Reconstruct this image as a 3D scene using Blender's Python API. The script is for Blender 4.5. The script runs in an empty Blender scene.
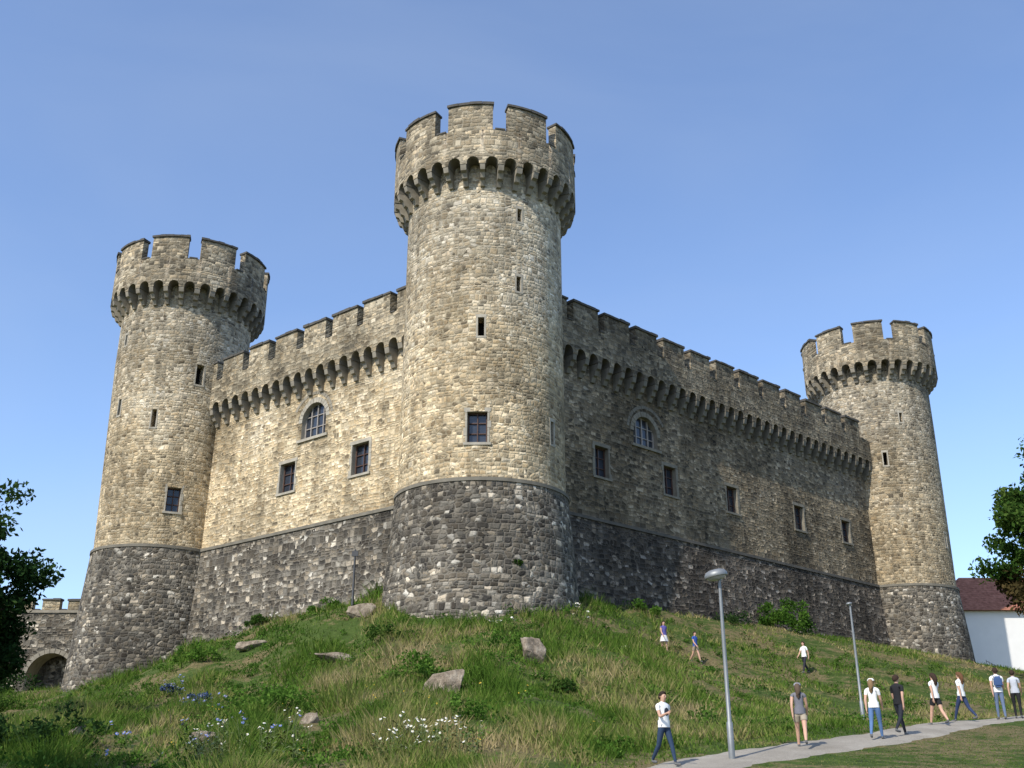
import bpy, bmesh, math, random
import numpy as np
from mathutils import Vector, Matrix, noise as mnoise
rng=np.random.default_rng(7); random.seed(7)
scene=bpy.context.scene
COL=scene.collection

# ------------------------------------------------------------------ node helpers
class NT:
    def __init__(s,name):
        s.mat=bpy.data.materials.new(name); s.mat.use_nodes=True
        s.t=s.mat.node_tree; s.n=s.t.nodes; s.l=s.t.links
        s.n.clear()
        s.out=s.n.new('ShaderNodeOutputMaterial')
    def new(s,typ,**kw):
        nd=s.n.new(typ)
        for k,v in kw.items(): setattr(nd,k,v)
        return nd
    def put(s,sock,val):
        if val is None: return
        if isinstance(val,bpy.types.NodeSocket): s.l.new(val,sock)
        else: sock.default_value=val
    def m(s,op,a,b=None,c=None,clamp=False):
        nd=s.n.new('ShaderNodeMath'); nd.operation=op; nd.use_clamp=clamp
        s.put(nd.inputs[0],a); s.put(nd.inputs[1],b); s.put(nd.inputs[2],c)
        return nd.outputs[0]
    def fmix(s,f,a,b):
        nd=s.n.new('ShaderNodeMix'); nd.data_type='FLOAT'; s.put(nd.inputs[0],f); s.put(nd.inputs[2],a); s.put(nd.inputs[3],b); return nd.outputs[0]
    def mix(s,f,a,b,blend='MIX'):
        nd=s.n.new('ShaderNodeMix'); nd.data_type='RGBA'; nd.blend_type=blend; nd.clamp_factor=True
        def c(v): return (*v,1) if isinstance(v,tuple) and len(v)==3 else v
        s.put(nd.inputs[0],f); s.put(nd.inputs[6],c(a)); s.put(nd.inputs[7],c(b))
        return nd.outputs[2]
    def ramp(s,f,stops,interp='LINEAR'):
        nd=s.n.new('ShaderNodeValToRGB'); cr=nd.color_ramp; cr.interpolation=interp
        while len(cr.elements)<len(stops): cr.elements.new(0.5)
        for e,(p,c) in zip(cr.elements,stops):
            e.position=p; e.color=(*c,1)
        s.put(nd.inputs[0],f); return nd.outputs[0]
    def maprange(s,v,a,b,c=0.0,d=1.0,smooth=False):
        nd=s.n.new('ShaderNodeMapRange')
        if smooth: nd.interpolation_type='SMOOTHSTEP'
        s.put(nd.inputs[0],v)
        for i,x in enumerate((a,b,c,d)): nd.inputs[i+1].default_value=x
        return nd.outputs[0]
    def noise(s,vec=None,scale=1,detail=3,rough=.55,dim='3D',w=None):
        nd=s.n.new('ShaderNodeTexNoise'); nd.noise_dimensions=dim
        if vec is not None: s.l.new(vec,nd.inputs['Vector'])
        if w is not None: s.put(nd.inputs['W'],w)
        nd.inputs['Scale'].default_value=scale; nd.inputs['Detail'].default_value=detail; nd.inputs['Roughness'].default_value=rough
        return nd.outputs[0]
    def pos(s): return s.n.new('ShaderNodeNewGeometry').outputs['Position']
    def obj(s): return s.n.new('ShaderNodeTexCoord').outputs['Object']
    def comb(s,x,y,z=0.0):
        nd=s.n.new('ShaderNodeCombineXYZ'); s.put(nd.inputs[0],x); s.put(nd.inputs[1],y); s.put(nd.inputs[2],z); return nd.outputs[0]
    def sep(s,v):
        nd=s.n.new('ShaderNodeSeparateXYZ'); s.l.new(v,nd.inputs[0]); return nd.outputs
    def bump(s,h,strength,dist):
        nd=s.n.new('ShaderNodeBump'); s.l.new(h,nd.inputs['Height']); nd.inputs['Strength'].default_value=strength; nd.inputs['Distance'].default_value=dist
        return nd.outputs[0]
    def bsdf(s,color,rough=.8,normal=None,spec=.3,metal=0.0):
        b=s.n.new('ShaderNodeBsdfPrincipled')
        s.put(b.inputs['Base Color'],(*color,1) if isinstance(color,tuple) else color)
        s.put(b.inputs['Roughness'],rough); b.inputs['Specular IOR Level'].default_value=spec; b.inputs['Metallic'].default_value=metal
        if normal is not None: s.l.new(normal,b.inputs['Normal'])
        s.l.new(b.outputs[0],s.out.inputs[0]); return b

def simple(name,col,rough=.7,var=.25,scale=8,spec=.3,metal=0.0,bump=0.0):
    t=NT(name); n=t.noise(t.obj(),scale,4)
    c=t.mix(n,tuple(x*(1-var) for x in col),tuple(min(1,x*(1+var)) for x in col))
    nm=t.bump(n,bump,.02) if bump else None
    t.bsdf(c,rough,nm,spec,metal); return t.mat

def stone(name,w,h,ramp,mortar,joint=.032,warm=(1.05,.955,.79),cool=(.95,.93,.88),z0=21,z1=31,stlo=.6,bumpd=.05,rub=.35,stre=.72):
    t=NT(name)
    uv=t.n.new('ShaderNodeTexCoord').outputs['UV']
    u,v,_=t.sep(uv)
    P=t.pos(); px,py,pz=t.sep(P)
    wig=t.m('SUBTRACT',t.noise(uv,.55,1,.5),.5)
    wig2=t.m('SUBTRACT',t.noise(uv,2.3,1,.5),.5)
    vv=t.comb(t.m('ADD',t.m('DIVIDE',u,w*1.05),t.m('MULTIPLY',wig2,.4)),t.m('ADD',t.m('DIVIDE',v,h*1.05),t.m('MULTIPLY',wig,1.0)))
    def vor(dim,feat,vec=None,wv=None,r=.9):
        nd=t.new('ShaderNodeTexVoronoi',voronoi_dimensions=dim,feature=feat)
        if vec is not None: t.l.new(vec,nd.inputs['Vector'])
        if wv is not None: t.l.new(wv,nd.inputs['W'])
        nd.inputs['Scale'].default_value=1; nd.inputs['Randomness'].default_value=r; return nd.outputs
    rc=vor('2D','F1',vv,r=.72)['Color']; re_=vor('2D','DISTANCE_TO_EDGE',vv,r=.72)['Distance']
    dR=t.m('MULTIPLY',re_,h*1.2)
    fine=t.noise(P,7,4,.7)
    rown=t.m('SUBTRACT',t.noise(None,1.1,2,.5,'1D',v),.5)
    v1=t.m('ADD',t.m('DIVIDE',v,h),t.m('ADD',t.m('MULTIPLY',wig,1.2),t.m('ADD',t.m('MULTIPLY',rown,2.4),t.m('MULTIPLY',wig2,.75))))
    row=t.m('FLOOR',v1); fr=t.m('FRACT',v1)
    wn=t.new('ShaderNodeTexWhiteNoise',noise_dimensions='1D'); t.l.new(row,wn.inputs['W'])
    uu=t.m('MULTIPLY',t.m('DIVIDE',u,w),t.m('MULTIPLY_ADD',wn.outputs[0],.7,.7))
    u1=t.m('ADD',t.m('ADD',uu,t.m('MULTIPLY',row,17.31)),t.m('MULTIPLY',wig2,.4))
    cc_=vor('1D','F1',wv=u1)['Color']; ce=vor('1D','DISTANCE_TO_EDGE',wv=u1)['Distance']
    dU=t.m('MULTIPLY',ce,w); dV=t.m('MULTIPLY',t.m('MINIMUM',fr,t.m('SUBTRACT',1.0,fr)),h)
    dC=t.m('SMOOTH_MIN',dU,dV,.05)
    pk=t.m('GREATER_THAN',t.noise(uv,.7,3,.65,'2D'),.62-.24*rub)
    d=t.fmix(pk,dC,dR); vcol=t.mix(pk,cc_,rc)
    d=t.m('ADD',d,t.m('MULTIPLY',t.m('SUBTRACT',fine,.5),.06))
    msk=t.maprange(d,joint*.2,joint*1.3)
    cs=t.n.new('ShaderNodeSeparateColor'); t.l.new(vcol,cs.inputs[0])
    R,G,B=cs.outputs
    c=t.ramp(R,ramp)
    c=t.mix(t.m('MULTIPLY',G,.55),c,t.mix(1.0,c,(1.12,.93,.70),'MULTIPLY'))
    br=t.m('MULTIPLY_ADD',B,.4,.80)
    br=t.m('MULTIPLY',br,t.m('MULTIPLY_ADD',fine,1.0,.5))
    big=t.noise(P,.16,5,.62)
    st=t.maprange(big,.34,.6,stlo,1.08,True)
    streak=t.noise(t.comb(t.m('MULTIPLY',u,.8),t.m('MULTIPLY',v,.12)),1,4,.65,'2D')
    st=t.m('MULTIPLY',st,t.maprange(streak,.34,.56,stre,1.05))
    c=t.mix(msk,mortar,c)
    br2=t.m('MULTIPLY',br,st)
    c=t.mix(1.0,c,t.comb(br2,br2,br2),'MULTIPLY')
    zf=t.maprange(t.m('ADD',pz,t.m('MULTIPLY',t.m('SUBTRACT',big,.5),28)),z0,z1,0,1,True)
    c=t.mix(1.0,c,t.mix(zf,warm,cool),'MULTIPLY')
    ms=t.maprange(t.noise(P,.9,5,.75),.60,.74,0,.45)
    c=t.mix(ms,c,(.10,.10,.08))
    hgt=t.m('ADD',t.m('MULTIPLY',t.maprange(d,0,.08),.7),t.m('ADD',t.m('MULTIPLY',B,.35),t.m('MULTIPLY',fine,.8)))
    t.bsdf(c,.92,t.bump(hgt,.9,bumpd),.15)
    return t.mat

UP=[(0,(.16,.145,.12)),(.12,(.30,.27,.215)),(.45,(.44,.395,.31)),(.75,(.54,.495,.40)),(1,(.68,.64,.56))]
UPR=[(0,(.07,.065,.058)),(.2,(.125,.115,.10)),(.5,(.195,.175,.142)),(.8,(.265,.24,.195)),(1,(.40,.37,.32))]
LOW=[(0,(.05,.048,.045)),(.35,(.105,.10,.09)),(.68,(.17,.16,.14)),(.88,(.27,.255,.225)),(1,(.56,.54,.49))]
M_up=stone('castle_stone_upper',.42,.225,UP,(.46,.42,.335))
M_upR=stone('castle_stone_shaded',.42,.225,UPR,(.20,.18,.145),warm=(1.04,.95,.80),cool=(.98,.95,.90),stlo=.5)  # dark copy of the upper stone: south wall's shade put into the colour
M_upE=stone('castle_stone_half_shaded',.42,.225,[(p,tuple((a*.5+b*.5) for a,b in zip(c1,c2))) for (p,c1),(_,c2) in zip(UPR,[(0,UP[0][1]),(.2,UP[1][1]),(.5,UP[2][1]),(.8,UP[3][1]),(1,UP[4][1])])],(.33,.30,.24))  # east tower: half of the south wall's painted shade blended in
M_low=stone('castle_stone_base',.44,.25,LOW,(.19,.175,.15),warm=(1,.97,.91),cool=(1,.97,.91),stlo=.6,bumpd=.08,rub=.45)
M_lowR=stone('castle_stone_base_shaded',.44,.25,[(p,tuple(x*.66 for x in c)) for p,c in LOW],(.115,.105,.09),warm=(1.03,.96,.9),cool=(1,.96,.9),stlo=.6,bumpd=.08,rub=.45)  # base stone darkened to paint the shade on the south wall
M_par=stone('castle_stone_parapet',.46,.25,[(0,(.13,.12,.10)),(.5,(.30,.27,.215)),(1,(.48,.44,.36))],(.30,.27,.215),warm=(1,.95,.83),cool=(1,.96,.87))
M_trim=simple('trim_stone',(.34,.31,.25),.9,.5,2.5,.15,0,.6)
M_cap=simple('coping_stone',(.09,.084,.075),.95,.5,3,.1,0,.6)
M_corb=simple('corbel_stone',(.24,.215,.17),.9,.5,2.0,.15,0,.7)
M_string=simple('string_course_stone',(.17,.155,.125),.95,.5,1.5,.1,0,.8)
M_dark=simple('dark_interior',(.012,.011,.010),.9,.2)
M_frame=simple('window_frame_wood',(.075,.042,.032),.6,.3)
M_framew=simple('window_frame_pale',(.30,.27,.24),.6,.3)
def glassmat():
    t=NT('window_glass'); n=t.noise(t.obj(),1.3,2)
    c=t.mix(n,(.012,.014,.018),(.05,.06,.08)); t.bsdf(c,.12,t.bump(n,.25,.05),.5); return t.mat
M_glass=glassmat()
CM=[M_up,M_low,M_par,M_trim,M_cap,M_corb,M_dark,M_frame,M_glass,M_framew,M_string]
UPm,LOWm,PARm,TRm,CAPm,CORm,DKm,FRm,GLm,FWm,STm=range(11)
M_trimR=simple('trim_stone_shaded',(.20,.18,.14),.9,.5,2.5,.15,0,.6)  # trim, corbel and string-course copies darkened for the south wall's shade
M_corbR=simple('corbel_stone_shaded',(.17,.155,.125),.9,.5,2.0,.15,0,.7)
M_stringR=simple('string_course_shaded',(.11,.10,.085),.95,.5,1.5,.1,0,.8)
M_parR=stone('castle_stone_parapet_shaded',.46,.25,[(0,(.09,.083,.072)),(.5,(.205,.187,.15)),(1,(.34,.31,.25))],(.21,.19,.155),warm=(1,.95,.85),cool=(1,.96,.88))  # parapet copy with the south wall's shade in its colours
CMR=[M_upR,M_lowR,M_parR,M_trimR,M_cap,M_corbR]+CM[6:10]+[M_stringR]; CME=[M_upE]+CM[1:]  # shade-darkened sets: full for the south wall, half for the east tower

def empty(name):
    e=bpy.data.objects.new(name,None); COL.objects.link(e); return e
def link(me,name,parent=None):
    o=bpy.data.objects.new(name,me); COL.objects.link(o)
    if parent: o.parent=parent
    return o

# ------------------------------------------------------------------ (s,r,z) mesh builder
class MB:
    def __init__(s,mp,uo=0.0): s.mp=mp; s.uo=uo; s.v=[]; s.f=[]; s.uv=[]; s.mi=[]
    def face(s,pts,mat=0):
        i=len(s.v)
        for p in pts:
            s.v.append(s.mp(*p)); s.uv.append((p[0]+.7*p[1]+s.uo,p[2]+.7*p[1]+s.uo*.37))
        s.f.append(tuple(range(i,i+len(pts)))); s.mi.append(mat)
    def box(s,s0,s1,r0,r1,z0,z1,mat,ds=99):
        n=max(1,int(math.ceil((s1-s0)/ds)))
        for k in range(n):
            a=s0+(s1-s0)*k/n; b=s0+(s1-s0)*(k+1)/n
            s.face([(a,r1,z0),(b,r1,z0),(b,r1,z1),(a,r1,z1)],mat)
            s.face([(a,r0,z0),(a,r0,z1),(b,r0,z1),(b,r0,z0)],mat)
            s.face([(a,r0,z1),(a,r1,z1),(b,r1,z1),(b,r0,z1)],mat)
            s.face([(a,r0,z0),(b,r0,z0),(b,r1,z0),(a,r1,z0)],mat)
        s.face([(s0,r0,z0),(s0,r1,z0),(s0,r1,z1),(s0,r0,z1)],mat)
        s.face([(s1,r0,z0),(s1,r0,z1),(s1,r1,z1),(s1,r1,z0)],mat)
    def prism(s,prof,s0,s1,mat):
        n=len(prof)
        for k in range(n):
            a=prof[k]; b=prof[(k+1)%n]
            s.face([(s0,a[0],a[1]),(s1,a[0],a[1]),(s1,b[0],b[1]),(s0,b[0],b[1])],mat)
        s.face([(s0,p[0],p[1]) for p in prof],mat); s.face([(s1,p[0],p[1]) for p in prof][::-1],mat)
    def build(s,name,parent=None,mats=None,smooth=True):
        me=bpy.data.meshes.new(name); me.from_pydata(s.v,[],s.f)
        uvl=me.uv_layers.new(name='UVMap')
        flat=np.array(s.uv,dtype=np.float32)
        li=np.zeros(len(me.loops),dtype=np.int32); me.loops.foreach_get('vertex_index',li)
        uvl.data.foreach_set('uv',flat[li].ravel())
        me.polygons.foreach_set('material_index',s.mi)
        for m in (mats or CM): me.materials.append(m)
        bm=bmesh.new(); bm.from_mesh(me); bmesh.ops.remove_doubles(bm,verts=bm.verts,dist=.0008)
        bmesh.ops.recalc_face_normals(bm,faces=bm.faces); bm.to_mesh(me); bm.free()
        if smooth:
            me.polygons.foreach_set('use_smooth',[True]*len(me.polygons)); me.set_sharp_from_angle(angle=math.radians(25))
        return link(me,name,parent)

def voussoirs(mb,sc,zs,ri,ro,R,proud,nv,mat,a0=0,a1=math.pi):
    for k in range(nv):
        t0=a0+(a1-a0)*(k+.05)/nv; t1=a0+(a1-a0)*(k+.95)/nv
        q0=[(sc-r_*math.cos(t_),zs+r_*math.sin(t_)) for r_,t_ in ((ri,t0),(ro,t0),(ro,t1),(ri,t1))]
        f=R+proud+random.uniform(-.012,.015)
        mb.face([(x,f,z) for x,z in q0],mat)
        for i in range(4):
            x0,y0=q0[i]; x1,y1=q0[(i+1)%4]
            mb.face([(x0,f,y0),(x1,f,y1),(x1,R-.1,y1),(x0,R-.1,y0)],mat)
def opening_parts(mb,o,R):
    sc,zc,w,h,kind=o; a=sc-w/2;b=sc+w/2;z0=zc-h/2;z1=zc+h/2
    dep={'slit':.9,'win':.42,'arch':.42,'gate':2.2}[kind]; q=R-dep
    mt=TRm if kind!='slit' else UPm
    mb.face([(a,R,z0),(a,R,z1),(a,q,z1),(a,q,z0)],mt); mb.face([(b,R,z0),(b,q,z0),(b,q,z1),(b,R,z1)],mt)
    mb.face([(a,R,z0),(a,q,z0),(b,q,z0),(b,R,z0)],mt)
    if kind in('arch','gate'):
        n=14; rad=w/2; zs=z1-rad
        P=[(sc-rad*math.cos(math.pi*k/n),zs+rad*math.sin(math.pi*k/n)) for k in range(n+1)]
        for k in range(n):
            (s0,y0),(s1,y1)=P[k],P[k+1]
            mb.face([(s0,R,y0),(s1,R,y1),(s1,R,z1),(s0,R,z1)],UPm if kind=='arch' else LOWm)
            mb.face([(s0,R,y0),(s0,q,y0),(s1,q,y1),(s1,R,y1)],mt)
        voussoirs(mb,sc,zs,rad-.012,rad+.34,R,.03,15,TRm if kind=='arch' else CORm)
        if kind=='arch': voussoirs(mb,sc+.2,zs-.1,rad+.7,rad+.92,R,.02,19,CORm,.15,2.6)
    else:
        mb.face([(a,R,z1),(b,R,z1),(b,q,z1),(a,q,z1)],mt)
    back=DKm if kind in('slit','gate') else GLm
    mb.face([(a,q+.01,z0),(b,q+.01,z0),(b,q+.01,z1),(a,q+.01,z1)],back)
    if kind in('win','arch'):
        fr=FRm if kind=='win' else FWm; f0=q+.02; f1=q+.10; t=.09
        mb.box(a,a+t,f0,f1,z0,z1,fr); mb.box(b-t,b,f0,f1,z0,z1,fr)
        mb.box(a+t,b-t,f0,f1,z0,z0+t,fr); mb.box(a+t,b-t,f0,f1,z1-t,z1,fr)
        nm=2 if w<2 else 4
        for k in range(1,nm):
            x=a+(b-a)*k/nm; mb.box(x-.04,x+.04,f0,f1+.012,z0+t,z1-t,fr)
        for k in (1,2):
            z=z0+h*k/3; mb.box(a+t,b-t,f0,f1-.012,z-.03,z+.03,fr)
    if kind=='win':
        zz=z0
        while zz<z1-.05:
            hh=min(random.uniform(.35,.55),z1-zz)
            for sg in (-1,1):
                ww=random.choice((.13,.24)); x0=a+.012-ww if sg<0 else b-.012
                mb.box(x0,x0+ww,R-.1,R+.025+random.uniform(0,.012),zz+.008,zz+hh-.008,TRm)
            zz+=hh
        mb.box(a-.2,b+.2,R-.1,R+.04,z1-.012,z1+.22,TRm)
        mb.box(a-.22,b+.22,R-.1,R+.10,z0-.14,z0+.012,TRm)
    elif kind=='slit':
        mb.box(a-.14,b+.14,R-.1,R+.02,z1-.01,z1+.18,TRm)
        mb.box(a-.12,a+.01,R-.1,R+.015,z0,z1-.02,TRm); mb.box(b-.01,b+.12,R-.1,R+.015,z0,z1-.02,TRm)
        mb.box(a-.14,b+.14,R-.1,R+.025,z0-.12,z0+.01,TRm)
    elif kind=='arch':
        mb.box(a-.3,b+.3,R-.1,R+.13,z0-.18,z0+.012,TRm)

def surface(mb,s0,s1,zs,rf,mat,ds,ops=[]):
    ed=[];zb=list(zs)
    for o in ops: ed+= [o[0]-o[2]/2,o[0]+o[2]/2]; zb+=[o[1]-o[3]/2,o[1]+o[3]/2]
    n=max(1,int(round((s1-s0)/ds))); us=[s0+(s1-s0)*k/n for k in range(n+1)]
    us=[x for i,x in enumerate(us) if i in(0,n) or all(abs(x-e)>.1 for e in ed)]
    ss=sorted(set([round(x,5) for x in us+ed])); zb=sorted(set(round(z,5) for z in zb))
    for i in range(len(ss)-1):
        for j in range(len(zb)-1):
            a,b,c,d=ss[i],ss[i+1],zb[j],zb[j+1]; cs=(a+b)/2; cz=(c+d)/2
            if any(abs(cs-o[0])<o[2]/2 and abs(cz-o[1])<o[3]/2 for o in ops): continue
            mb.face([(a,rf(c),c),(b,rf(c),c),(b,rf(d),d),(a,rf(d),d)],mat)
    for o in ops: opening_parts(mb,o,rf(o[1]))

def arcade(mb,s0,nb,p,r0,r1,zspring,ztop,cw,zcb):
    ar=(p-cw)/2; n=8
    for k in range(nb):
        c=s0+(k+.5)*p
        pts=[(c-p/2,zspring),(c-ar,zspring)]+[(c-ar*math.cos(math.pi*i/n),zspring+.12+ar*math.sin(math.pi*i/n)) for i in range(n+1)]+[(c+ar,zspring),(c+p/2,zspring)]
        for i in range(len(pts)-1):
            (a,za),(b,zb)=pts[i],pts[i+1]
            if b-a>1e-6: mb.face([(a,r1,za),(b,r1,zb),(b,r1,ztop),(a,r1,ztop)],PARm)
            mb.face([(a,r1,za),(a,r0,za),(b,r0,zb),(b,r1,zb)],STm)  # soffits get the darker string-course stone, painting in shade under the arches
    d=r1-r0; H=zspring-zcb
    prof=[(r0,zcb),(r0+.22*d,zcb+.03*H),(r0+.36*d,zcb+.30*H),(r0+.56*d,zcb+.36*H),(r0+.68*d,zcb+.62*H),(r0+.88*d,zcb+.69*H),(r0+.975*d,zcb+.97*H),(r0+.975*d,zspring-.004),(r0,zspring-.004)]
    for k in range(nb+1):
        c=s0+k*p
        dz=random.uniform(-.08,.08)
        pr=[(r,z+dz*(1-(z-zcb)/H)) for r,z in prof]
        mb.prism(pr,c-cw/2+.01+random.uniform(0,.05),c+cw/2-.01-random.uniform(0,.05),CORm)

def crenels(mb,s0,n,pitch,mw,r0,r1,zb,zt,ds=99,phase=0):
    for k in range(n):
        c=s0+(k+.5)*pitch+phase
        w2=mw/2+random.uniform(-.09,.09); zz=zt+random.uniform(-.09,.06)
        mb.box(c-w2,c+w2,r0+.006,r1-.006,zb-.1,zz,PARm,ds)
        x=c-w2-.07; e=c+w2+.07
        while x<e-.01:
            L=min(random.uniform(.45,.8),e-x)
            if e-x-L<.25: L=e-x
            mb.box(x+.006,x+L-.006,r0-.08,r1+.07+random.uniform(0,.05),zz+.003,zz+.13+random.uniform(0,.07),CAPm,ds); x+=L
        g=pitch-mw
        mb.box(c+mw/2+.17,c+mw/2+g-.17,r0-.05,r1+.05,zb+.004,zb+.10,CAPm,ds)

def tower(cx,cy,name,parent,ops,phase,uo,mats=None,dr=0.0,fl=.085):
    RS=6.0
    def mp(s,r,z):
        a=s/RS; return (cx+r*math.sin(a),cy-r*math.cos(a),z)
    mb=MB(mp,uo); L=math.pi*RS; ds=2*L/112
    surface(mb,-L,L,[1+1.2*i for i in range(13)],lambda z:5.15+dr+(15.55-z)*fl if z<15.5 else 5.15+dr,LOWm,ds)
    mb.box(-L,L,4.8+dr,5.22+dr,15.40,15.60,STm,ds)
    surface(mb,-L,L,[15.5,18,22,26,30,34,37],lambda z:5.0+dr*max(0,(30-z)/15),UPm,ds,ops)
    nb=32; p=2*L/nb
    arcade(mb,-L,nb,p,4.95,6.0,35.15,37.6,.42,34.0)
    n=112
    for k in range(n):
        a=-L+2*L*k/n;b=-L+2*L*(k+1)/n
        mb.face([(a,6.0,37.6),(b,6.0,37.6),(b,5.4,37.6),(a,5.4,37.6)],PARm)
        mb.face([(a,5.4,37.6),(b,5.4,37.6),(b,5.4,36.4),(a,5.4,36.4)],PARm)
        mb.face([(a,5.4,36.4),(b,5.4,36.4),(b,0.01,36.4),(a,0.01,36.4)],CORm)
    crenels(mb,-L,10,2*L/10,2.8,5.4,6.0,37.6,39.35,ds,phase)
    return mb.build(name,parent,mats)

def curtain(P0,D,N,s0,s1,name,parent,ops,uo,mats=None):
    def mp(s,r,z): return (P0[0]+s*D[0]+r*N[0],P0[1]+s*D[1]+r*N[1],z)
    mb=MB(mp,uo)
    surface(mb,s0,s1,[1,4,8,12,15.5],lambda z:.12+(15.5-z)*.11,LOWm,4)
    mb.box(s0,s1,-.2,.22,15.40,15.60,STm,4)
    surface(mb,s0,s1,[15.5,20,25,27.4],lambda z:0.0,UPm,4,ops)
    p=1.18; nb=int((s1-s0)/p)
    arcade(mb,s0,nb,p,-.03,.85,26.0,28.3,.42,24.8)
    for f in ([(s0,.85,28.3),(s1,.85,28.3),(s1,.18,28.3),(s0,.18,28.3)],[(s0,.18,28.3),(s1,.18,28.3),(s1,.18,27.2),(s0,.18,27.2)]): mb.face(f,PARm)
    mb.face([(s0,.18,27.2),(s1,.18,27.2),(s1,-2.6,27.2),(s0,-2.6,27.2)],CORm)
    mb.face([(s0,-2.6,27.2),(s1,-2.6,27.2),(s1,-2.6,5),(s0,-2.6,5)],UPm)
    pitch=3.1; n=int((s1-s0)/pitch)
    crenels(mb,s0,n,pitch,2.38,.18,.85,28.3,29.75)
    return mb.build(name,parent,mats)

castle=empty('stone_castle')
S=6.0
tower(-1.8,60,'corner_tower',castle,[(-.03*S,18.55,1.4,1.85,'win'),(0,24.7,.46,1.2,'slit'),(.456*S,27.7,.38,1.0,'slit'),(.47*S,32.4,.38,.9,'slit'),(.98*S,18.9,.4,1.4,'slit')],.18*S,0)
tower(-26.3,76.7,'west_tower',castle,[(.43*S,18.9,1.25,1.8,'win'),(.594*S,28.6,.7,1.6,'slit'),(0,24.9,.45,1.4,'slit'),(-.67*S,26.1,.42,1.3,'slit'),(-.72*S,31.6,.36,.9,'slit')],.30*S,40,None,-.38,.07)
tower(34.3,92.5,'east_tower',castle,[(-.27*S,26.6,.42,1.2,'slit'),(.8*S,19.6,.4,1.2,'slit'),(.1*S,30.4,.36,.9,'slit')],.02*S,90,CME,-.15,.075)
DL=Vector((-.77,.638)).normalized(); NL=Vector((-DL.y,DL.x)); NL=-NL if NL.y>0 else NL
DR=Vector((.731,.681)).normalized(); NR=Vector((DR.y,-DR.x))
curtain((-7.1,61.4),DL,NL,-3,22,'west_curtain_wall',castle,[(10.7,19.35,1.6,2.1,'win'),(3.4,19.3,1.6,2.1,'win'),(8.3,23.0,2.5,2.5,'arch')],140)
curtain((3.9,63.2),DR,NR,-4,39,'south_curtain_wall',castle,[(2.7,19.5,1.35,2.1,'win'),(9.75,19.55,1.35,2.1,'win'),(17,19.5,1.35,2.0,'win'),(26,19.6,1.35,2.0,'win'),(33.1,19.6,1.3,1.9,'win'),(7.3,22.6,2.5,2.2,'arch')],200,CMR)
d=Vector((9.7+26.4,109.5-77)); l=d.length; d.normalize(); curtain((-26.4,77),d,Vector((-d.y,d.x)),0,l+2,'north_wall',castle,[],260)
d=Vector((9.7-34.3,109.5-92.5)); l=d.length; d.normalize(); curtain((34.3,92.5),d,Vector((-d.y,d.x))*(-1),0,l+2,'east_wall',castle,[],300)

mb=MB(lambda s,r,z:(-28-s,86-r,z),330)
surface(mb,0,34,[0,4,8,12.9],lambda z:0.0,LOWm,3,[(9.2,7.0,3.8,5.4,'gate')])
mb.box(0,34,-2.0,.1,12.9,13.12,CORm)
crenels(mb,0,15,2.2,1.5,-.5,.05,13.12,13.9)
mb.face([(0,-2,12.9),(34,-2,12.9),(34,-2,0),(0,-2,0)],LOWm)
mb.build('stone_wall',None,[M_up,M_low,M_par]+CM[3:])

# ------------------------------------------------------------------ terrain
lawn=[(x,y,.3+.13*(y-25.5)) for x,y in ((5,25.5),(9.4,25.5),(14,25.5),(20,27),(7.6,29),(12,29),(17,31),(10.4,31),(11.5,32.7),(14.1,36.3),(17,37),(15.7,38.5),(20,40),(22,34),(26,38),(26,44),(3.6,27.4))]
CP=np.array(lawn+[(0,0,-1.6),(-25,0,-1.8),(25,0,-1.6),(0,-30,-2.5),(-60,-20,-3),(60,-20,-2.5),(0,12,-.95),(15,14,-.85),(-12,14,-1.0),
(4,20,-.25),(9,20,-.25),(14,20,-.2),(3,24,.08),(.5,23,0),(-1.4,19,-.4),(-8,21,-.3),(22,20,-.2),
(-1.4,25,.28),(-1.6,29,1.1),(-2.3,39,3.16),(-2.8,47,5.4),(-1.8,53.5,7.6),
(-10,28,.4),(-14,34,1.2),(-14,42,2.2),(-13.9,48,3.4),(-8.8,45,3.3),(-11,55,6.35),(-18.3,70,9.1),(-11.1,63,9.8),(-7.9,60,9.7),
(-20.6,70,8.2),(-24.8,70,6.1),(-32,77,6.3),(-38,80,5.4),(-47,84,4.8),(-70,80,3.5),(-25,55,2.9),(-21,41,1.6),(-40,50,1.5),(-35,20,-.5),
(8.2,66,10.2),(3.9,58,8.8),(18.1,76,10.4),(31,87,10.3),(33.5,86,9.3),(39.7,91,8.9),(43,92,7.3),(8.2,57,6.3),(16.2,59,5.6),(15,49,3.4),(13.9,43,2.05),(22.3,55,3.9),(8.5,42,2.96),
(30,60,4.6),(45,80,6.2),(45,104,8.6),(62,104,8),(62,60,3.5),(40,40,1.8),(35,28,.3),(0,85,10),(0,105,9),(-15,95,8.5),(25,110,9),(0,140,6),(-45,115,4.5),(60,140,6)],float)
cc=3.0
def phi(r2): return -np.sqrt(r2+cc*cc)
A=phi(((CP[:,None,:2]-CP[None,:,:2])**2).sum(-1)); n=len(CP)
Mx=np.zeros((n+3,n+3)); Mx[:n,:n]=A+np.eye(n)*.25; Mx[:n,n]=1; Mx[:n,n+1:]=CP[:,:2]; Mx[n,:n]=1; Mx[n+1:,:n]=CP[:,:2].T
Wt=np.linalg.solve(Mx,np.concatenate([CP[:,2],[0,0,0]]))
PATH=[(-6,2),(-2.5,12),(1.0,20),(4.3,25.7),(7.6,29.0),(11.0,32.2),(14.6,36.4),(18.5,40.2),(25,44.5),(36,49),(60,54)]
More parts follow.
